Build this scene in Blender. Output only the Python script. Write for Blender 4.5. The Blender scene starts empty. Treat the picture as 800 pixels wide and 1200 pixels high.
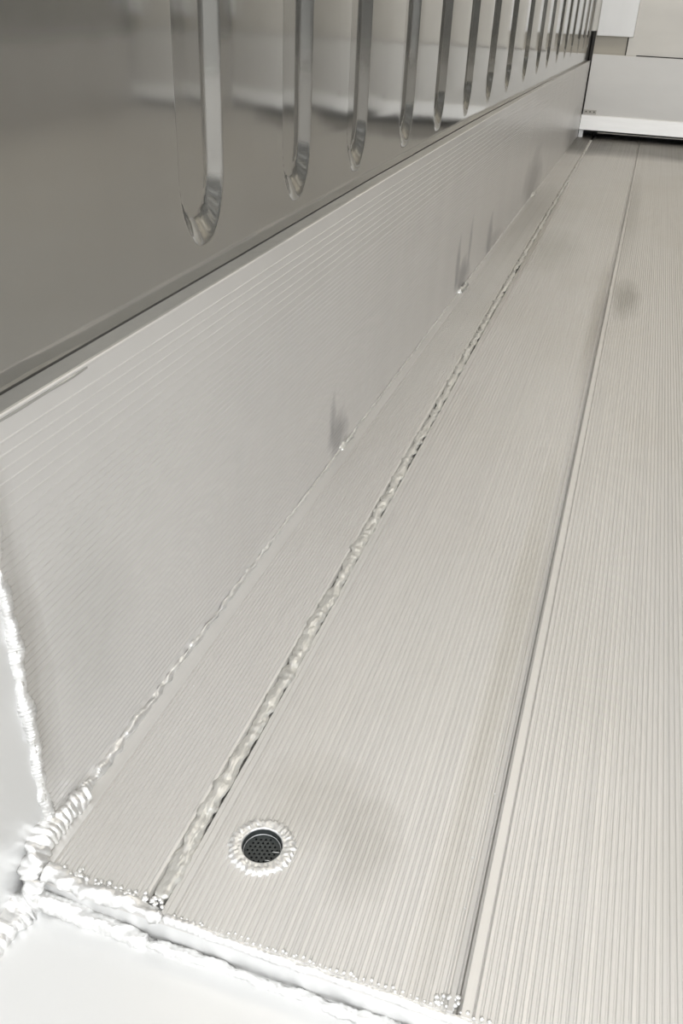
import bpy, bmesh, math, random
from mathutils import Vector, Matrix, noise

random.seed(7)
S = 0.6                      # modelling unit (camera height above floor) in metres
C = bpy.context.scene.collection
scene = bpy.context.scene

# ------------------------------------------------------------------ camera
R = Matrix(((0.94957368, 0.31079341, 0.04144021),
            (-0.19276546, 0.47443392, 0.85892603),
            (0.24728791, -0.82360179, 0.5104202)))
cam_d = bpy.data.cameras.new('camera'); cam = bpy.data.objects.new('camera', cam_d); C.objects.link(cam)
cam.matrix_world = Matrix.Translation((0, 0, S)) @ R.transposed().to_4x4()
cam_d.sensor_fit = 'VERTICAL'; cam_d.sensor_height = 36; cam_d.lens = 36 * 1009.2 / 1200
cam_d.clip_start = 0.01; cam_d.clip_end = 100
scene.camera = cam

# ------------------------------------------------------------------ world, lights, exposure
w = bpy.data.worlds.new('world'); scene.world = w; w.use_nodes = True
nt = w.node_tree; bg = nt.nodes['Background']
tc = nt.nodes.new('ShaderNodeTexCoord'); sx = nt.nodes.new('ShaderNodeSeparateXYZ')
rp = nt.nodes.new('ShaderNodeValToRGB')
rp.color_ramp.elements[0].position = 0.0; rp.color_ramp.elements[0].color = (0.82, 0.85, 0.88, 1)
rp.color_ramp.elements[1].position = 1.0; rp.color_ramp.elements[1].color = (1.0, 1.0, 1.0, 1)
nt.links.new(tc.outputs['Generated'], sx.inputs[0]); nt.links.new(sx.outputs['Z'], rp.inputs[0])
mr = nt.nodes.new('ShaderNodeMapRange'); mr.inputs[1].default_value = -1; mr.inputs[2].default_value = 1
mr.inputs[3].default_value = 1.55; mr.inputs[4].default_value = 3.9     # overcast sky, brighter on the right hand side
nt.links.new(sx.outputs['X'], mr.inputs[0]); nt.links.new(mr.outputs[0], bg.inputs['Strength'])
nt.links.new(rp.outputs[0], bg.inputs['Color'])
LIGHT_Y = (2.6, 4.6, 6.6, 8.2)
LIGHT_W = (6.5, 8, 17, 5)
for ly, lw in zip(LIGHT_Y, LIGHT_W):  # unseen area lamps under the ceiling, added as fill for the deep end
    l = bpy.data.lights.new('ceiling_fill', 'AREA'); l.shape = 'RECTANGLE'; l.size = 1.5; l.size_y = 0.5
    l.energy = lw; l.color = (1.0, 0.935, 0.83)
    o = bpy.data.objects.new('ceiling_fill', l); C.objects.link(o); o.location = (0.3 * S, ly * S, 4.02 * S)
    if ly == 6.6: o.rotation_euler = (math.radians(48), 0, 0)    # the third fill is tilted to brighten the end wall
scene.view_settings.view_transform = 'Standard'; scene.view_settings.look = 'None'
scene.view_settings.gamma = 1; scene.view_settings.use_curve_mapping = False
scene.view_settings.exposure = 0.0

# ------------------------------------------------------------------ materials
def mat(name, col, metal=0.0, rough=0.5, streak=None, streak_amt=0.0, spots=(), bump=None, rough_var=0.0,
        aniso=0.0, blotch=0.0):
    """procedural metal; streak=(sx,sy,sz) noise scale; spots=[(centre, radii, colour, strength)]; bump=(scale xyz, distance)"""
    m = bpy.data.materials.new(name); m.use_nodes = True; t = m.node_tree; N = t.nodes; L = t.links
    b = N['Principled BSDF']; b.inputs['Metallic'].default_value = metal; b.inputs['Roughness'].default_value = rough
    if aniso: b.inputs['Anisotropic'].default_value = aniso
    geo = N.new('ShaderNodeNewGeometry')
    rgb = N.new('ShaderNodeRGB'); rgb.outputs[0].default_value = (*col, 1); cur = rgb.outputs[0]
    def nz(scale, detail=3, rgh=0.55, nscale=1.0):
        mp = N.new('ShaderNodeMapping'); mp.inputs['Scale'].default_value = scale
        L.new(geo.outputs['Position'], mp.inputs[0])
        n = N.new('ShaderNodeTexNoise'); n.inputs['Scale'].default_value = nscale; n.inputs['Detail'].default_value = detail
        n.inputs['Roughness'].default_value = rgh; L.new(mp.outputs[0], n.inputs['Vector']); return n.outputs['Fac']
    def mixc(fac, c2, cur, mode='MIX'):
        x = N.new('ShaderNodeMix'); x.data_type = 'RGBA'; x.blend_type = mode
        L.new(fac, x.inputs[0]); L.new(cur, x.inputs[6])
        if isinstance(c2, tuple): x.inputs[7].default_value = (*c2, 1)
        else: L.new(c2, x.inputs[7])
        return x.outputs[2]
    def rng(v, a, b_, c, d):
        r = N.new('ShaderNodeMapRange'); r.inputs[1].default_value = a; r.inputs[2].default_value = b_
        r.inputs[3].default_value = c; r.inputs[4].default_value = d; L.new(v, r.inputs[0]); return r.outputs[0]
    if streak:
        n = nz(streak); cur = mixc(rng(n, 0.35, 0.7, 0, streak_amt), tuple(c * 0.55 for c in col), cur)
    if blotch:
        n = nz((3, 2, 3), 4); cur = mixc(rng(n, 0.45, 0.75, 0, blotch), (col[0] * 0.75, col[1] * 0.72, col[2] * 0.64), cur)
    for sp in spots:
        cen, rad, c2, st = sp[:4]; lo = sp[4] if len(sp) > 4 else .35
        mp = N.new('ShaderNodeMapping'); mp.vector_type = 'POINT'
        mp.inputs['Scale'].default_value = tuple(1 / (r * S) for r in rad)
        mp.inputs['Location'].default_value = tuple(-c / r for c, r in zip(cen, rad))
        L.new(geo.outputs['Position'], mp.inputs[0])
        n = N.new('ShaderNodeTexNoise'); n.inputs['Scale'].default_value = 1.3; L.new(mp.outputs[0], n.inputs['Vector'])
        ad = N.new('ShaderNodeVectorMath'); ad.operation = 'MULTIPLY_ADD'; ad.inputs[1].default_value = (0.9, 0.9, 0.9)
        L.new(n.outputs['Color'], ad.inputs[0]); L.new(mp.outputs[0], ad.inputs[2])
        sb = N.new('ShaderNodeVectorMath'); sb.operation = 'SUBTRACT'; sb.inputs[1].default_value = (0.45, 0.45, 0.45)
        L.new(ad.outputs[0], sb.inputs[0])
        ln = N.new('ShaderNodeVectorMath'); ln.operation = 'LENGTH'; L.new(sb.outputs[0], ln.inputs[0])
        cur = mixc(rng(ln.outputs['Value'], 1.0, lo, 0, st), c2, cur)
    L.new(cur, b.inputs['Base Color'])
    if rough_var:
        n = nz(streak or (6, 6, 6)); L.new(rng(n, 0.3, 0.7, rough - rough_var, rough + rough_var), b.inputs['Roughness'])
    if bump:
        prev = None
        for sc, dist in (bump if isinstance(bump, list) else [bump]):
            bp = N.new('ShaderNodeBump'); bp.inputs['Distance'].default_value = dist; bp.inputs['Strength'].default_value = 1
            L.new(nz(sc, 2), bp.inputs['Height'])
            if prev: L.new(prev, bp.inputs['Normal'])
            prev = bp.outputs[0]
        L.new(prev, b.inputs['Normal'])
    return m

DK = (0.30, 0.29, 0.26)
M = {}
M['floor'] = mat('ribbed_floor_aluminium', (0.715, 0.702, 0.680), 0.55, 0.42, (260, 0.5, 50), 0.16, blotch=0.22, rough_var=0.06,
    spots=[((0.065, 3.68, 0), (0.07, 0.33, 0.3), DK, 0.55), ((-0.25, 0.82, 0), (0.12, 0.10, 0.3), (0.5, 0.48, 0.44), 0.35),
           ((-0.17, 0.76, 0), (0.06, 0.10, 0.3), (0.48, 0.465, 0.43), 0.4),
           ((-0.30, 4.4, 0), (0.16, 0.5, 0.3), (0.48, 0.47, 0.43), 0.35), ((-0.5, 5.2, 0), (0.13, 1.1, 0.3), (0.4, 0.39, 0.36), 0.4),
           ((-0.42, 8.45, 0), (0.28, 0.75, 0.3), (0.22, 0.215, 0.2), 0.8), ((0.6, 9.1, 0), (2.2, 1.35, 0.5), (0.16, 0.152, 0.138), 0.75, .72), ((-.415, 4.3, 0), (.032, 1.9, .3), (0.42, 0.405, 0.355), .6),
           ((-0.03, 3.4, 0), (0.035, 0.9, 0.3), (0.42, 0.40, 0.36), 0.5), ((-0.05, 1.3, 0), (0.035, 0.9, 0.3), (0.55, 0.53, 0.48), 0.45),
           ((0.03, 5.6, 0), (0.05, 1.6, 0.3), (0.40, 0.39, 0.36), 0.4)],
    )
SC = (0.22, 0.22, 0.23)
M['kick'] = mat('ribbed_kick_plate_aluminium', (0.735, 0.72, 0.70), 0.55, 0.33, (3, 7, 0.9), 0.10,
    spots=[((-.588, 1.90, .05), (.2, .09, .07), SC, .55), ((-.588, 1.85, .11), (.2, .03, .08), SC, .45), ((-.588, 3.52, .05), (.2, .17, .09), SC, .65), ((-.588, 3.38, .12), (.2, .05, .13), SC, .6), ((-.588, 3.62, .16), (.2, .04, .12), SC, .45), ((-.588, 4.15, .07), (.2, .09, .13), SC, .6), ((-.588, 4.3, .03), (.2, .3, .05), SC, .3),
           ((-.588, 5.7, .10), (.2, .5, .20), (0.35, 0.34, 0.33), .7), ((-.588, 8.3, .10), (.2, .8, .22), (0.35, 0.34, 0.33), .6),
           ((-.588, .66, .3), (.2, .045, .28), (0.42, 0.40, 0.37), .6), ((-.588, .80, .25), (.2, .12, .2), (0.6, 0.59, 0.57), .5)])
M['steel'] = mat('stainless_wall_lining', (0.54, 0.535, 0.515), 0.92, 0.09, (3, 6, 0.7), 0.16,
    bump=[((2, 5, 1.6), 0.0016), ((2, 14, 3), 0.0003)])
M['ledge'] = mat('grey_sealant', (0.42, 0.412, 0.388), 0.5, 0.35, (5, 6, 5), 0.3, bump=[((40, 25, 40), 0.0012)])
M['weld'] = mat('bright_weld_metal', (0.82, 0.815, 0.80), 0.68, 0.30, (90, 90, 90), 0.35, bump=[((160, 160, 160), 0.0008)])
M['weld_dull'] = mat('dull_weld_metal', (0.78, 0.775, 0.745), 0.65, 0.32, (60, 20, 60), 0.4, bump=[((200, 120, 200), 0.0012)])
M['sealant'] = mat('cream_seam_filler', (0.70, 0.69, 0.65), 0.5, 0.3, (80, 15, 80), 0.3, bump=[((150, 60, 150), 0.003)])
M['plate'] = mat('smooth_aluminium_plate', (0.76, 0.76, 0.752), 0.4, 0.4, (5, 3, 5), 0.05, bump=[((6, 6, 6), 0.0015)])
M['jamb'] = mat('jamb_aluminium_plate', (0.74, 0.74, 0.732), 0.5, 0.38, (5, 3, 5), 0.1, bump=[((6, 6, 6), 0.0015)])
M['black'] = mat('black_plastic', (0.035, 0.04, 0.04), 0.0, 0.35)
M['rim'] = mat('highlit_strainer_rim', (0.45, 0.46, 0.46), 0.6, 0.25)  # pale colour paints in the highlight arc on the strainer rim
M['hole'] = mat('dark_drain_inside', (0.006, 0.006, 0.006), 0.0, 0.8)
M['rubber'] = mat('black_rubber_seal', (0.03, 0.028, 0.026), 0.0, 0.6)
M['panel'] = mat('end_wall_panel_metal', (0.64, 0.625, 0.60), 0.45, 0.38, (2.2, 3, 9), 0.12, bump=[((2, 2, 1), 0.002)])
M['upper'] = mat('upper_end_panel_metal', (0.57, 0.545, 0.50), 0.45, 0.35, (2, 3, 6), 0.2, bump=[((2, 2, 1), 0.002)])
M['strip'] = mat('beige_metal_strip', (0.47, 0.435, 0.37), 0.3, 0.4, (3, 3, 30), 0.15)
M['rail'] = mat('bright_aluminium_rail', (0.93, 0.935, 0.94), 0.3, 0.35, (6, 3, 60), 0.1)
M['post'] = mat('white_aluminium_post', (0.88, 0.885, 0.89), 0.25, 0.4, (20, 3, 2), 0.06)
M['hinge'] = mat('hinge_steel', (0.42, 0.40, 0.36), 0.8, 0.4)
M['ceil'] = mat('white_ceiling_panel', (0.72, 0.72, 0.70), 0.0, 0.6)
M['ground'] = mat('pale_concrete', (0.5, 0.49, 0.47), 0.0, 0.9, blotch=0.3)

# ------------------------------------------------------------------ helpers
def mesh(name, V, F, m, parent=None, smooth=False, scale=True, slot=None):
    me = bpy.data.meshes.new(name)
    k = S if scale else 1
    me.from_pydata([(x * k, y * k, z * k) for x, y, z in V], [], F); me.validate()
    o = bpy.data.objects.new(name, me); C.objects.link(o); me.materials.append(M[m])
    bm = bmesh.new(); bm.from_mesh(me); bmesh.ops.recalc_face_normals(bm, faces=bm.faces) if slot is None else None
    bm.to_mesh(me); bm.free()
    if smooth: me.polygons.foreach_set('use_smooth', [True] * len(me.polygons))
    if parent: o.parent = parent
    return o
def empty(name, loc=(0, 0, 0)):
    o = bpy.data.objects.new(name, None); C.objects.link(o); o.location = tuple(c * S for c in loc); o.empty_display_size = .05
    return o
def adopt(o, p):
    o.parent = p; o.matrix_parent_inverse = Matrix.Translation(-p.location)
    return o
def struct(o): o['kind'] = 'structure'; return o
def tag(o, label, cat, group=None):
    o['label'] = label; o['category'] = cat
    if group: o['group'] = group
    return o
def box(name, x0, x1, y0, y1, z0, z1, m, parent=None, bev=0.0):
    V = [(x, y, z) for x in (x0, x1) for y in (y0, y1) for z in (z0, z1)]
    F = [(0, 1, 3, 2), (4, 6, 7, 5), (0, 4, 5, 1), (2, 3, 7, 6), (0, 2, 6, 4), (1, 5, 7, 3)]
    o = mesh(name, V, F, m)
    if bev:
        b = o.modifiers.new('bevel', 'BEVEL'); b.width = bev * S; b.segments = 2
    if parent: adopt(o, parent)
    return o
def interp(P, y):
    if y <= P[0][0]: return P[0][1]
    for (a, va), (b, vb) in zip(P, P[1:]):
        if y <= b: return va + (vb - va) * (y - a) / (b - a)
    return P[-1][1]
def extrude_profile(name, prof, ys, m, closed=True, parent=None, fn=None, smooth=False, skip=None):
    """prof: list of (a, z) swept along y; fn(a,z,y)->(x,y,z)"""
    n = len(prof); V = []
    for y in ys:
        for a, z in prof: V.append(fn(a, z, y) if fn else (a, y, z))
    F = []
    rng = range(n if closed else n - 1)
    for j in range(len(ys) - 1):
        for i in rng:
            i2 = (i + 1) % n
            q = (j * n + i, j * n + i2, (j + 1) * n + i2, (j + 1) * n + i)
            if skip and skip([V[k] for k in q]): continue
            F.append(q)
    if closed:
        F.append(tuple(range(n))); F.append(tuple((len(ys) - 1) * n + k for k in range(n)))
    return mesh(name, V, F, m, parent, smooth)
def weld(name, pts, r, m, ripple=0.02, amp=0.2, rough=0.3, seg=10, step=0.004, flat=1.0, ends=True, seed=0, taper=None):
    """weld bead: tube with stacked-coin ripples and a lumpy surface along a polyline (modelling units)"""
    P = [Vector(p) for p in pts]; path = []; dist = []; d = 0
    # catmull-rom resample
    Q = [P[0] * 2 - P[1]] + P + [P[-1] * 2 - P[-2]]
    for i in range(1, len(Q) - 2):
        a, b, c, e = Q[i - 1], Q[i], Q[i + 1], Q[i + 2]
        L = (c - b).length; n = max(2, int(L / (step(b.y) if callable(step) else step)))
        for k in range(n):
            t = k / n
            path.append(0.5 * ((2 * b) + (c - a) * t + (2 * a - 5 * b + 4 * c - e) * t * t + (-a + 3 * b - 3 * c + e) * t ** 3))
    path.append(P[-1].copy())
    V = []; F = []; n = len(path)
    for i, p in enumerate(path):
        if i: d += (p - path[i - 1]).length
        T = (path[min(i + 1, n - 1)] - path[max(i - 1, 0)]).normalized()
        U = Vector((0, 0, 1)) if abs(T.z) < 0.85 else Vector((1, 0, 0))
        B = T.cross(U).normalized(); Nn = B.cross(T).normalized()
        u = i / (n - 1)
        rr = (r(u) if callable(r) else r)
        fr = (d / ripple) % 1.0
        rr *= 1 + amp * 1.6 * (abs(math.sin(math.pi * fr + .6 * noise.noise(p * 25))) - .62)
        e = min(d, 1e9)
        if ends:
            k = min(1, (i + 0.3) / 4, (n - 1 - i + 0.3) / 4); rr *= k ** 0.5
        for s in range(seg):
            an = 2 * math.pi * s / seg
            q = p + B * math.cos(an) + Nn * math.sin(an)
            nz = noise.noise(Vector((p.x, p.y, p.z)) * 60 + Vector((math.cos(an), math.sin(an), seed * 7.1)))
            nz2 = noise.noise(Vector((p.x, p.y, p.z)) * 18 + Vector((math.cos(an) * .6, math.sin(an) * .6, seed * 3.3)))
            k = rr * (1 + rough * nz + rough * nz2)
            V.append(tuple(p + (B * math.cos(an) + Nn * math.sin(an) * flat) * k))
    for i in range(n - 1):
        for s in range(seg):
            s2 = (s + 1) % seg
            F.append((i * seg + s, i * seg + s2, (i + 1) * seg + s2, (i + 1) * seg + s))
    F.append(tuple(range(seg))); F.append(tuple((n - 1) * seg + s for s in range(seg)))
    return mesh(name, V, F, m, None, True)

YF, YB = 0.585, 8.96          # floor front edge, end wall
XL, XR = -0.588, 3.47         # faces of the kick plates
XW, XWR = -0.628, 3.51        # steel lining planes
ZC = 4.2
SEAM_B = [(.585, -.402), (.727, -.402), (.93, -.402), (1.37, -.405), (2.18, -.411), (2.97, -.418), (3.9, -.424), (4.95, -.427), (7.25, -.432), (8.96, -.435)]
bx_ = lambda y: interp(SEAM_B, y)
xd = lambda y: interp([(5, 0), (9, .018)], y)
xdw = lambda y: interp([(3.5, 0), (9, .036)], y)      # the lining closes in a little towards the far end
DRX, DRY = -.3065, .7205      # drain centre

# ------------------------------------------------------------------ floor
floor = struct(empty('floor'))
box('subfloor', XW - .1, XWR + .1, YF - .0, YB + .5, -.075, -.024, 'jamb', floor)
def ribs(a, b, pitch=.0086, h=.0017):
    n = round((b - a) / pitch); p = (b - a) / n; out = []
    for i in range(n):
        x = a + i * p
        out += [(x + p * .0, 0), (x + p * .50, 0), (x + p * .66, -h), (x + p * .84, -h)]
    return out
def ys_base(): return [YF, .64, .66] + [.66 + .006 * i for i in range(1, 21)] + [.9, 1.2, 1.8, 2.5, 3.3, 4.2, 5.4, 7, YB + .3]
YC = [YF, .9, 1.5, 2.2, 3, 4, 5.4, 7.3, YB + .3]
# narrow first plank: flat margin against the kick plate, then fine ribs up to the filled seam
prof = [(-.60, -.024), (-.60, .0005), (-.556, .0005), (-.554, -.0022)] + ribs(-.552, -.418, .0068, .0013) + [(-.416, -.002), (-.412, -.006), (-.412, -.024)]
def warpL(a, z, y):
    t = (a + .588) / .176; return (-.588 + max(t, -.1) * (bx_(y) - .010 + .588), y, z) if t > 0 else (a, y, z)
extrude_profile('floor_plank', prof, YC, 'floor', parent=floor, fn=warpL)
# second plank, with the drain cut through
def wide(x0, x1): 
    return ([(x0 + .001, -.024), (x0 + .001, -.005), (x0 + .003, -.003), (x0 + .005, .0), (x0 + .017, .0), (x0 + .019, -.003)] + ribs(x0 + .021, x1 - .016)
            + [(x1 - .015, -.003), (x1 - .013, -.003), (x1 - .011, .0022), (x1 - .0055, .0034), (x1 - .0035, -.006), (x1 - .001, -.007), (x1 - .001, -.024)])
XC = -.008
prof = [(-.392, -.024), (-.392, -.006), (-.389, -.002), (-.383, -.002), (-.381, .0), (-.3735, .0), (-.372, -.0035), (-.369, -.0035)] + ribs(-.367, XC - .016) + wide(0, XC)[-7:]
def warpB(a, z, y):
    t = (XC - a) / (XC + .392); return (XC - t * (XC - (bx_(y) + .010)), y, z)
def inhole(vs): 
    if vs[0][2] < -.02 and vs[1][2] < -.02: return False
    cx = sum(v[0] for v in vs) / 4; cy = sum(v[1] for v in vs) / 4
    return math.hypot(cx - DRX, cy - DRY) < .0335
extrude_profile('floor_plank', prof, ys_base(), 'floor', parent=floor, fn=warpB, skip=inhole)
x = XC
while x < XR - .05:
    x2 = min(x + .4, XR + .01)
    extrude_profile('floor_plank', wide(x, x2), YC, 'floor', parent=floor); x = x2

# ------------------------------------------------------------------ kick plates (baseboards)
KT = [(.6, .604), (.9, .6055), (1.4, .609), (2.2, .617), (4, .624), (9, .628)]
def kick_profile():
    out = [(0.012, -.02), (.0, -.02), (.0, .012)]; z = .014
    rows = []
    while z < .47: rows.append((z, .0104)); z += .0104
    while z + .0155 < .594: rows.append((z, .0155)); z += .0155
    for z0, p in rows:
        if p > .012: out += [(0, z0), (0, z0 + p * .72), (-.0009, z0 + p * .79), (-.0009, z0 + p * .90), (0, z0 + p * .96)]
        else: out += [(-.0, z0), (-.0, z0 + p * .5), (.0010, z0 + p * .62), (.0010, z0 + p * .90)]
    out += [(0, .594), (0, .6030), (-.0009, .6040), (-.0006, .6060), (.0022, .6068), (.004, .6052), (.010, .600)]
    return out
def kick(name, sgn, xface, m='kick'):
    ys = [.645, .66, .68, .72, .9, 1.2, 1.6, 2.2, 3, 4, 5.4, 7.2, YB - .02]
    def fn(a, z, y):
        t = z / .604 if z > 0 else 0
        return (xface - sgn * a + sgn * xd(y), y, z + t * (interp(KT, y) - .604))
    return struct(extrude_profile(name, kick_profile(), ys, m, fn=fn))
kick('baseboard_left', 1, XL)
kick('baseboard_right', -1, XR)

# ------------------------------------------------------------------ steel side lining with stamped grooves
BE = [1.341, 1.752, 2.145, 2.604, 3.026, 3.492, 3.941, 4.408, 4.93, 5.42, 5.86, 6.36, 6.82, 7.27, 7.80, 8.28, 8.70]
TIP = [(1.3, .655), (3.4, .655), (4.3, .668), (5.0, .685), (5.9, .705), (6.8, .718), (8.7, .715)]
def smooth_clamp(t):
    e = .06
    if t < e: return t * t / (2 * e) / (1 - e)
    if t > 1 - e: return 1 - (1 - t) ** 2 / (2 * e) / (1 - e)
    return (t - e / 2) / (1 - e)
def lining(name, xp, sgn, full):
    rad = .077; dep = .0178; fl = .027
    cols = [(YF + .06, None), (.75, None), (1.0, None)]
    for e in BE:
        c = e - rad
        hs = [0, .2, .4, .52, .58, .62, .645, .67, .70, .75, .80, .86, .91, .955, .985, 1.02]
        offs = [-h for h in reversed(hs[1:])] + hs
        cols += [(c + o * rad, c) for o in offs]
    cols += [(YB + .04, None)]
    zs = [.585, .62, .64] + [.65 + .003 * i for i in range(60)] + [.84, .87, .95, 1.1, 1.4, 2, 3, ZC]
    V = []; F = []
    for y, c in cols:
        for z in zs:
            d = 0
            if c is not None:
                tip = interp(TIP, c); zc = tip + rad * 1.5
                dy = y - c; dz = (min(0, z - zc)) / 1.5
                sd = rad - math.hypot(dy, dz)
                t = max(0, min(1, sd / fl)); 
                t = smooth_clamp(t)
                d = dep * t
            V.append((xp - sgn * d + sgn * xdw(y), y, z))
    n = len(zs); root = struct(empty(name))
    k = next(i for i, (y, c) in enumerate(cols) if y > 2.61)       # overlapping sheet joint after the fourth groove
    for p, (i0, i1, off) in enumerate(((0, k, .0007), (k - 1, len(cols) - 1, 0))):
        V2 = []; F = []
        for i in range(i0, i1 + 1):
            for (x, y, z) in V[i * n:(i + 1) * n]:
                if i == k - 1 and p: y = 2.645
                if i == k and not p: y = 2.652
                V2.append((x + sgn * off, y, z))
        for i in range(i1 - i0):
            for j in range(n - 1): F.append((i * n + j, (i + 1) * n + j, (i + 1) * n + j + 1, i * n + j + 1))
        mesh('lining_panel', V2, F, 'steel', root, smooth=True)
    return root
lining('wall_left', XW, 1, True)
lining('wall_right', XWR, -1, False)

# ledge and sealant between kick plate and lining
def ledge(name, xk, xw, sgn):
    prof = [(.0026, -.004), (.0026, -.0012), (.010, .0005), (.022, .0005), (.032, .0008), (.0365, .0005), (.0375, -.0035), (.045, -.0035), (.045, -.005)]
    ys = [.646] + [.66 + i * .01 for i in range(33)] + [1.0 + .1 * i for i in range(1, 80)]
    def fn(a, z, y):
        wob = noise.noise(Vector((y * 14, 0, 1)))  # lumpy sealant near the door opening
        f = max(0, min(1, (.95 - y) / .16))
        zz = interp(KT, y) + z; aa = a
        if .009 < a < .034: zz += f * (.002 + wob * .002)
        if a < .03: aa = a - f * (.0040 + wob * .0035) 
        k = max(0, min(1, a / .04))
        return (xk - sgn * aa + sgn * (xd(y) * (1 - k) + xdw(y) * k), y, zz)
    return struct(extrude_profile(name, prof, [y for y in ys if y < YB - .03], 'ledge', fn=fn, smooth=False))
ledge('trim_1', XL, XW, 1)
ledge('trim_2', XR, XWR, -1)

# ------------------------------------------------------------------ near jamb plate, sill, ceiling, outer shell
struct(box('door_jamb_left' if False else 'trim_3', -.63, -.5945, -.35, .648, -.30, ZC, 'jamb'))
struct(box('trim_4', XR + .0065, XR + .042, -.35, .648, -.30, ZC, 'jamb'))
struct(box('trim_5', -.63, XR + .042, -.45, YF + .02, -.075, -.060, 'plate'))
struct(box('trim_8', XW - .10, XW - .06, .648, YB + .3, -.08, ZC, 'jamb'))      # outer skins behind the lining
struct(box('trim_9', XWR + .06, XWR + .10, .648, YB + .3, -.08, ZC, 'jamb'))
struct(box('ceiling', XW - .1, XWR + .1, YF, YB + .3, ZC, ZC + .05, 'ceil'))
g = struct(box('ground', -60, 60, -80, 60, -2.2, -2.1, 'ground'))

# ------------------------------------------------------------------ end wall
we = struct(empty('wall_end', (0, YB, 0)))
box('backing_panel', XW - .1, XWR + .1, YB + .30, YB + .34, -.08, ZC, 'rubber', we)
# recessed beige strip and corner seal
box('beige_strip', -.5625, -.2865, YB + .050, YB + .062, .66, .86, 'strip', we)
box('corner_seal', -.586, -.5625, YB + .02, YB + .055, .0, .86, 'rubber', we)
box('corner_trim', -.66, -.555, YB + .03, YB + .045, .86, ZC, 'upper', we)
box('panel_gap_seal', -.2865, -.2775, YB + .055, YB + .07, .66, .86, 'rubber', we)
box('beige_strip', 3.17, 3.445, YB + .050, YB + .062, .66, .86, 'strip', we)
box('corner_seal', 3.445, 3.52, YB + .03, YB + .05, .0, .86, 'rubber', we)
box('corner_trim', 3.44, 3.54, YB + .03, YB + .045, .86, ZC, 'upper', we)
struct(box('trim_6', -.553, -.2386, YB - .02, YB + .048, .826, ZC, 'post', bev=.004))
struct(box('trim_7', 3.12, 3.435, YB - .02, YB + .048, .826, ZC, 'post', bev=.004))
struct(box('door_1', -.2775, 3.165, YB + .03, YB + .06, .68, ZC, 'upper', bev=.003))
# lower fold-down gate
gate = tag(empty('end_gate', (1.44, YB, 0)), 'low pale metal gate with bright bottom rail across the far end of the floor', 'gate')
box('gate_panel', -.560, 3.442, YB - .0, YB + .028, .185, .683, 'panel', gate, .003)
V = [(x, YB + y, z) for x in (-.567, 3.449) for y, z in ((-.062, .070), (-.056, .066), (.03, .066), (.03, .190), (-.024, .190), (-.030, .186))]
adopt(mesh('bottom_rail', V, [(0, 1, 2, 3, 4, 5), (6, 7, 8, 9, 10, 11)] + [(i, (i + 1) % 6, 6 + (i + 1) % 6, 6 + i) for i in range(6)], 'rail'), gate)
for x0, x1 in ((-.567, -.527), (3.409, 3.449)): box('foot', x0, x1, YB - .033, YB + .028, .0, .068, 'rail', gate, .002)
box('rubber_lip', -.52, 3.40, YB + .002, YB + .012, .050, .075, 'rubber', gate)
box('top_seal', -.187, 3.40, YB - .001, YB + .028, .683, .690, 'rubber', gate)
box('sealing_strip', -.40, 3.30, YB + .004, YB + .009, .043, .052, 'hinge', gate)
for hx in (-.497, 1.3, 3.2):
    h = box('hinge', hx - .055, hx + .055, YB - .008, YB + .002, .196, .232, 'hinge', gate, .001)
    kn = []
    for i in range(3):
        V = []; n = 8
        cx = hx - .036 + .036 * i
        for yy in (YB - .011, YB - .006):
            for k in range(n): V.append((cx + .006 * math.cos(k * math.pi / 4), yy, .216 + .006 * math.sin(k * math.pi / 4)))
        F = [(k, (k + 1) % n, n + (k + 1) % n, n + k) for k in range(n)] + [tuple(range(n))]
        sc = mesh('screw', V, F, 'rubber'); sc.parent = h
        sc.matrix_parent_inverse = (Matrix.Translation(-gate.location)).inverted() @ Matrix.Translation(-gate.location)

# ------------------------------------------------------------------ welds
def fstep(y): return max(.0022, .0025 * y)
w1 = [(XL + .003, y, .001) for y in (.70, .72, .85, 1.0, 1.2, 1.5, 1.9, 2.5, 3.4, 4.6, 6.2, 8.9)]
o = weld('weld_bead', w1, lambda u: .0092 - .0058 * min(1, u * 3.2), 'weld', .006, .06, .9, 10, fstep, seed=1)
tag(o, 'long thin silvery weld bead along the foot of the left kick plate', 'weld')
wb = [(bx_(y), y, -.0035 - .0018 * min(1, max(0, (y - 1.5) / 2))) for y in (.60, .7, .85, 1.0, 1.3, 1.7, 2.2, 2.8, 3.6, 4.8, 6.2, 8.8)]
o = weld('weld_bead', wb, lambda u: .0115, 'sealant', .015, .04, .7, 12, lambda y: max(.002, .002 * y), flat=.5, seed=2)
tag(o, 'long flat cream coloured filler bead in the seam left of the drain', 'weld')
for (yy, r0, lab) in ((1.95, .010, 'small lumpy weld blob at the foot of the left kick plate, nearest of three'),
                      (3.50, .016, 'largest lumpy weld blob under the dark scorch mark on the left kick plate'),
                      (5.75, .018, 'far lumpy weld blob at the foot of the left kick plate')):
    o = weld('weld_blob', [(XL + .004 + xd(yy), yy - r0 * 4, .001), (XL + .006 + xd(yy), yy, .003), (XL + .004 + xd(yy), yy + r0 * 5, .001)], r0 * .62, 'weld_dull', .02, .1, .9, 12, r0 * .16, seed=yy)
    tag(o, lab, 'weld')
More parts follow.
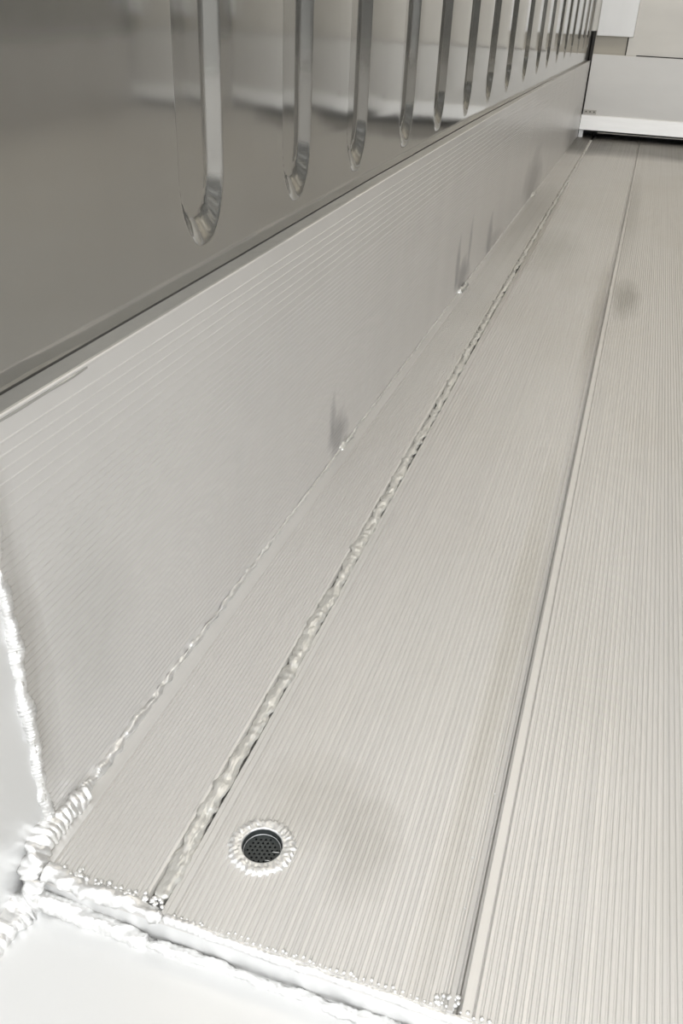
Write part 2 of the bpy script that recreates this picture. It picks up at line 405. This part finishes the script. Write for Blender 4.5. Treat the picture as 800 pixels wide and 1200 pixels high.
# corner: thick rippled bead rounding the front left corner
o = weld('weld_bead', [(-.571, .712, .006), (-.579, .685, .010), (-.585, .655, .012), (-.585, .625, .010), (-.578, .598, .004), (-.572, .583, -.014), (-.575, .574, -.036)],
         lambda u: .0150 + .004 * math.sin(u * 3.1), 'weld', .0105, .10, .55, 18, .001, seed=3)
tag(o, 'thick rippled weld bead curling round the front left corner of the floor', 'weld')
o = weld('weld_bead', [(-.572, .580, -.045), (-.584, .560, -.052), (-.589, .52, -.056), (-.590, .46, -.058), (-.590, .30, -.058)],
         lambda u: .021 - .005 * u, 'weld', .013, .07, .5, 16, .0014, seed=4)
tag(o, 'thick weld bead running down out of frame between jamb plate and sill', 'weld')
o = weld('weld_bead', [(-.594, .6495, -.0), (-.594, .6475, .1), (-.594, .647, .3), (-.594, .647, .62)], lambda u: .0085 + .001 * math.sin(u * 40), 'weld', .006, .12, .6, 10, .002, seed=5)
tag(o, 'upright weld bead joining the kick plate to the jamb at the left edge', 'weld')
o = weld('weld_bead', [(-.572, .578, -.040), (-.52, .577, -.050), (-.45, .576, -.054), (-.405, .576, -.056)], lambda u: .0135 - .003 * u, 'weld', .009, .03, .35, 16, .0012, seed=6)
tag(o, 'smooth rounded weld bead below the floor edge, left end of the step', 'weld')
o = weld('weld_bead', [(-.41, .576, -.057), (-.30, .577, -.058), (-.1, .577, -.058), (.2, .577, -.058), (.8, .577, -.058)], .0068, 'weld', .009, .08, .8, 10, .003, seed=7)
tag(o, 'ragged thin weld bead between the step face and the sill', 'weld')
o = weld('weld_bead', [(-.563, .588, -.002), (-.5, .586, -.003), (-.42, .585, -.004), (-.385, .584, -.005)], lambda u: .0105 - .002 * u, 'weld', .012, .05, .8, 12, .0014, seed=8)
tag(o, 'lumpy white weld bead on the floor edge before the narrow plank', 'weld')
o = weld('weld_bead', [(-.385, .583, -.006), (-.2, .583, -.007), (0, .583, -.007), (.4, .583, -.007), (.9, .583, -.007)], .0062, 'weld', .0086, .07, .3, 10, .0016, seed=9)
tag(o, 'straight thin weld bead along the floor edge in front of the drain', 'weld')
# lumps hanging from the lower bead
for (lx, ly, lz, r) in ((-.352, .571, -.056, .008), (-.263, .566, -.058, .008)):
    pass

# small spatter: melted rib ends and bright specks
def blobs(name, pts, m, label, cat):
    V = []; F = []
    for (x, y, z, r) in pts:
        b = len(V); 
        a0 = random.random() * 6
        V.append((x, y, z + r))
        for k in range(6): V.append((x + r * math.cos(a0 + k * 1.047) * random.uniform(.8, 1.2), y + r * math.sin(a0 + k * 1.047) * random.uniform(.8, 1.2), z + r * .25))
        for k in range(6): V.append((x + r * .9 * math.cos(a0 + k * 1.047), y + r * .9 * math.sin(a0 + k * 1.047), z - r * .6))
        for k in range(6):
            k2 = (k + 1) % 6; F += [(b, b + 1 + k, b + 1 + k2), (b + 1 + k, b + 7 + k, b + 7 + k2, b + 1 + k2)]
        F.append(tuple(b + 7 + k for k in range(6)))
    o = mesh(name, V, F, m, None, True); tag(o, label, cat); o['kind'] = 'stuff'; return o
P = []
x = -.37
while x < .5:
    P.append((x + random.uniform(-.001, .001), YF + .004 + random.uniform(-.002, .003), -.001, random.uniform(.0018, .0032))); x += .0086 * random.choice((1, 1, 1, .5))
for i in range(60):
    x = random.uniform(-.56, -.39); P.append((x, YF + .008 + abs(random.gauss(0, .006)), .0, random.uniform(.002, .0045)))
for i in range(14): P.append((-.022 + random.uniform(-.012, .016), YF + .01 + random.uniform(-.004, .012), -.0, random.uniform(.002, .004)))
blobs('weld_spatter', P, 'weld', 'tiny melted beads strung along the front edge of the ribbed floor', 'weld spatter')
P = [(-.537, .976, .0), (-.502, 3.696, 0), (-.535, 2.986, 0), (-.57, 3.043, 0), (-.077, 3.331, 0), (-.205, 2.17, 0), (-.03, .8, .003), (-.025, .72, .003), (-.02, .92, .003), (-.46, 1.55, 0), (.12, 1.5, 0), (.16, 1.45, 0), (.1, 2.3, 0), (-.25, 1.6, 0)]
P = [(x, y, z, (.0016 if y < 2 else .003)) for x, y, z in P]
blobs('metal_specks', P, 'weld', 'bright metal specks scattered over the ribbed floor', 'specks')

# ------------------------------------------------------------------ drain
dr = tag(empty('floor_drain', (DRX, DRY, 0)), 'round floor drain with black perforated strainer ringed by bright weld', 'drain')
V = []; F = []; NA = 144; rings = [(.0276, -.012), (.0276, .0012), (.0282, .0026), (.0300, .0030), (.0325, .0024), (.035, .0034), (.0385, .0040), (.042, .0028), (.0445, .0006), (.0455, -.004)]
for k in range(NA):
    a = 2 * math.pi * k / NA
    tooth = .5 + .5 * math.sin(a * 30 + 1.5 * noise.noise(Vector((math.cos(a) * 3, math.sin(a) * 3, 0))))
    lump = noise.noise(Vector((math.cos(a) * 6, math.sin(a) * 6, 4)))
    for i, (r, z) in enumerate(rings):
        f = max(0, (i - 4) / 5)
        rr = r + f * (tooth * .0022 + lump * .003)
        zz = z + (0 if i < 4 or i == 9 else (tooth - .4) * .0013 * (i > 6) + .0030 * noise.noise(Vector((rr * math.cos(a), rr * math.sin(a), 0)) * 260))
        V.append((DRX + rr * math.cos(a), DRY + rr * math.sin(a), zz))
n = len(rings)
for k in range(NA):
    k2 = (k + 1) % NA
    for i in range(n - 1): F.append((k * n + i, k * n + i + 1, k2 * n + i + 1, k2 * n + i))
o = mesh('weld_ring', V, F, 'weld', None, True); adopt(o, dr)
# pipe and strainer
def lathe(name, prof, m, na=64, smooth=True, cap=False):
    V = []; F = []; n = len(prof)
    for k in range(na):
        a = 2 * math.pi * k / na
        for r, z in prof: V.append((DRX + r * math.cos(a), DRY + r * math.sin(a), z))
    for k in range(na):
        k2 = (k + 1) % na
        for i in range(n - 1): F.append((k * n + i, k * n + i + 1, k2 * n + i + 1, k2 * n + i))
    if cap: F.append(tuple(k * n + n - 1 for k in range(na)))
    return adopt(mesh(name, V, F, m, None, smooth), dr)
lathe('pipe', [(.0272, .0006), (.0272, -.023)], 'black')
lathe('strainer_rim', [(.0268, -.0080), (.0264, -.0070), (.0258, -.0066), (.0252, -.0070), (.0250, -.0080)], 'rim')
lathe('drain_bottom', [(.0270, -.0225), (.001, -.0225)], 'hole', cap=True)
V = []; F = []; hp = .0068; hr = .00175; ap = hp / 2 / math.cos(math.pi / 6)
ang0 = .3
for i in range(-6, 7):
    for j in range(-6, 7):
        cx = hp * (i + j / 2); cy = hp * j * math.sqrt(3) / 2
        if math.hypot(cx, cy) > .0268: continue
        big = math.hypot(cx, cy) < .0235
        b = len(V)
        for k in range(12):
            a = math.pi / 6 * k; rr = ap * (1 if k % 2 else math.cos(math.pi / 6)); V.append((cx + rr * math.cos(a), cy + rr * math.sin(a), -.0085))
        if big:
            for zz in (-.0085, -.0105):
                for k in range(12):
                    a = math.pi / 6 * k; V.append((cx + hr * math.cos(a), cy + hr * math.sin(a), zz))
            for k in range(12):
                k2 = (k + 1) % 12; F += [(b + k, b + k2, b + 12 + k2, b + 12 + k), (b + 12 + k, b + 12 + k2, b + 24 + k2, b + 24 + k)]
        else: F.append(tuple(b + k for k in range(12)))
V2 = []
for (x, y, z) in V:
    r = math.hypot(x, y)
    if r > .0262: x *= .0262 / r; y *= .0262 / r
    V2.append((DRX + x * math.cos(ang0) - y * math.sin(ang0), DRY + x * math.sin(ang0) + y * math.cos(ang0), z))
adopt(mesh('strainer', V2, F, 'black'), dr)
# two bright scratches / wires at the strainer edge
for (a, b) in (((.0140, .0010), (.0250, .0035)), ((.0095, -.0145), (.0170, -.0135))):
    o = weld('swarf', [(DRX + a[0], DRY + a[1], -.0072), (DRX + (a[0] + b[0]) / 2, DRY + (a[1] + b[1]) / 2, -.0066), (DRX + b[0], DRY + b[1], -.0062)], .0006, 'weld', .01, 0, .1, 6, .001)
    adopt(o, dr)
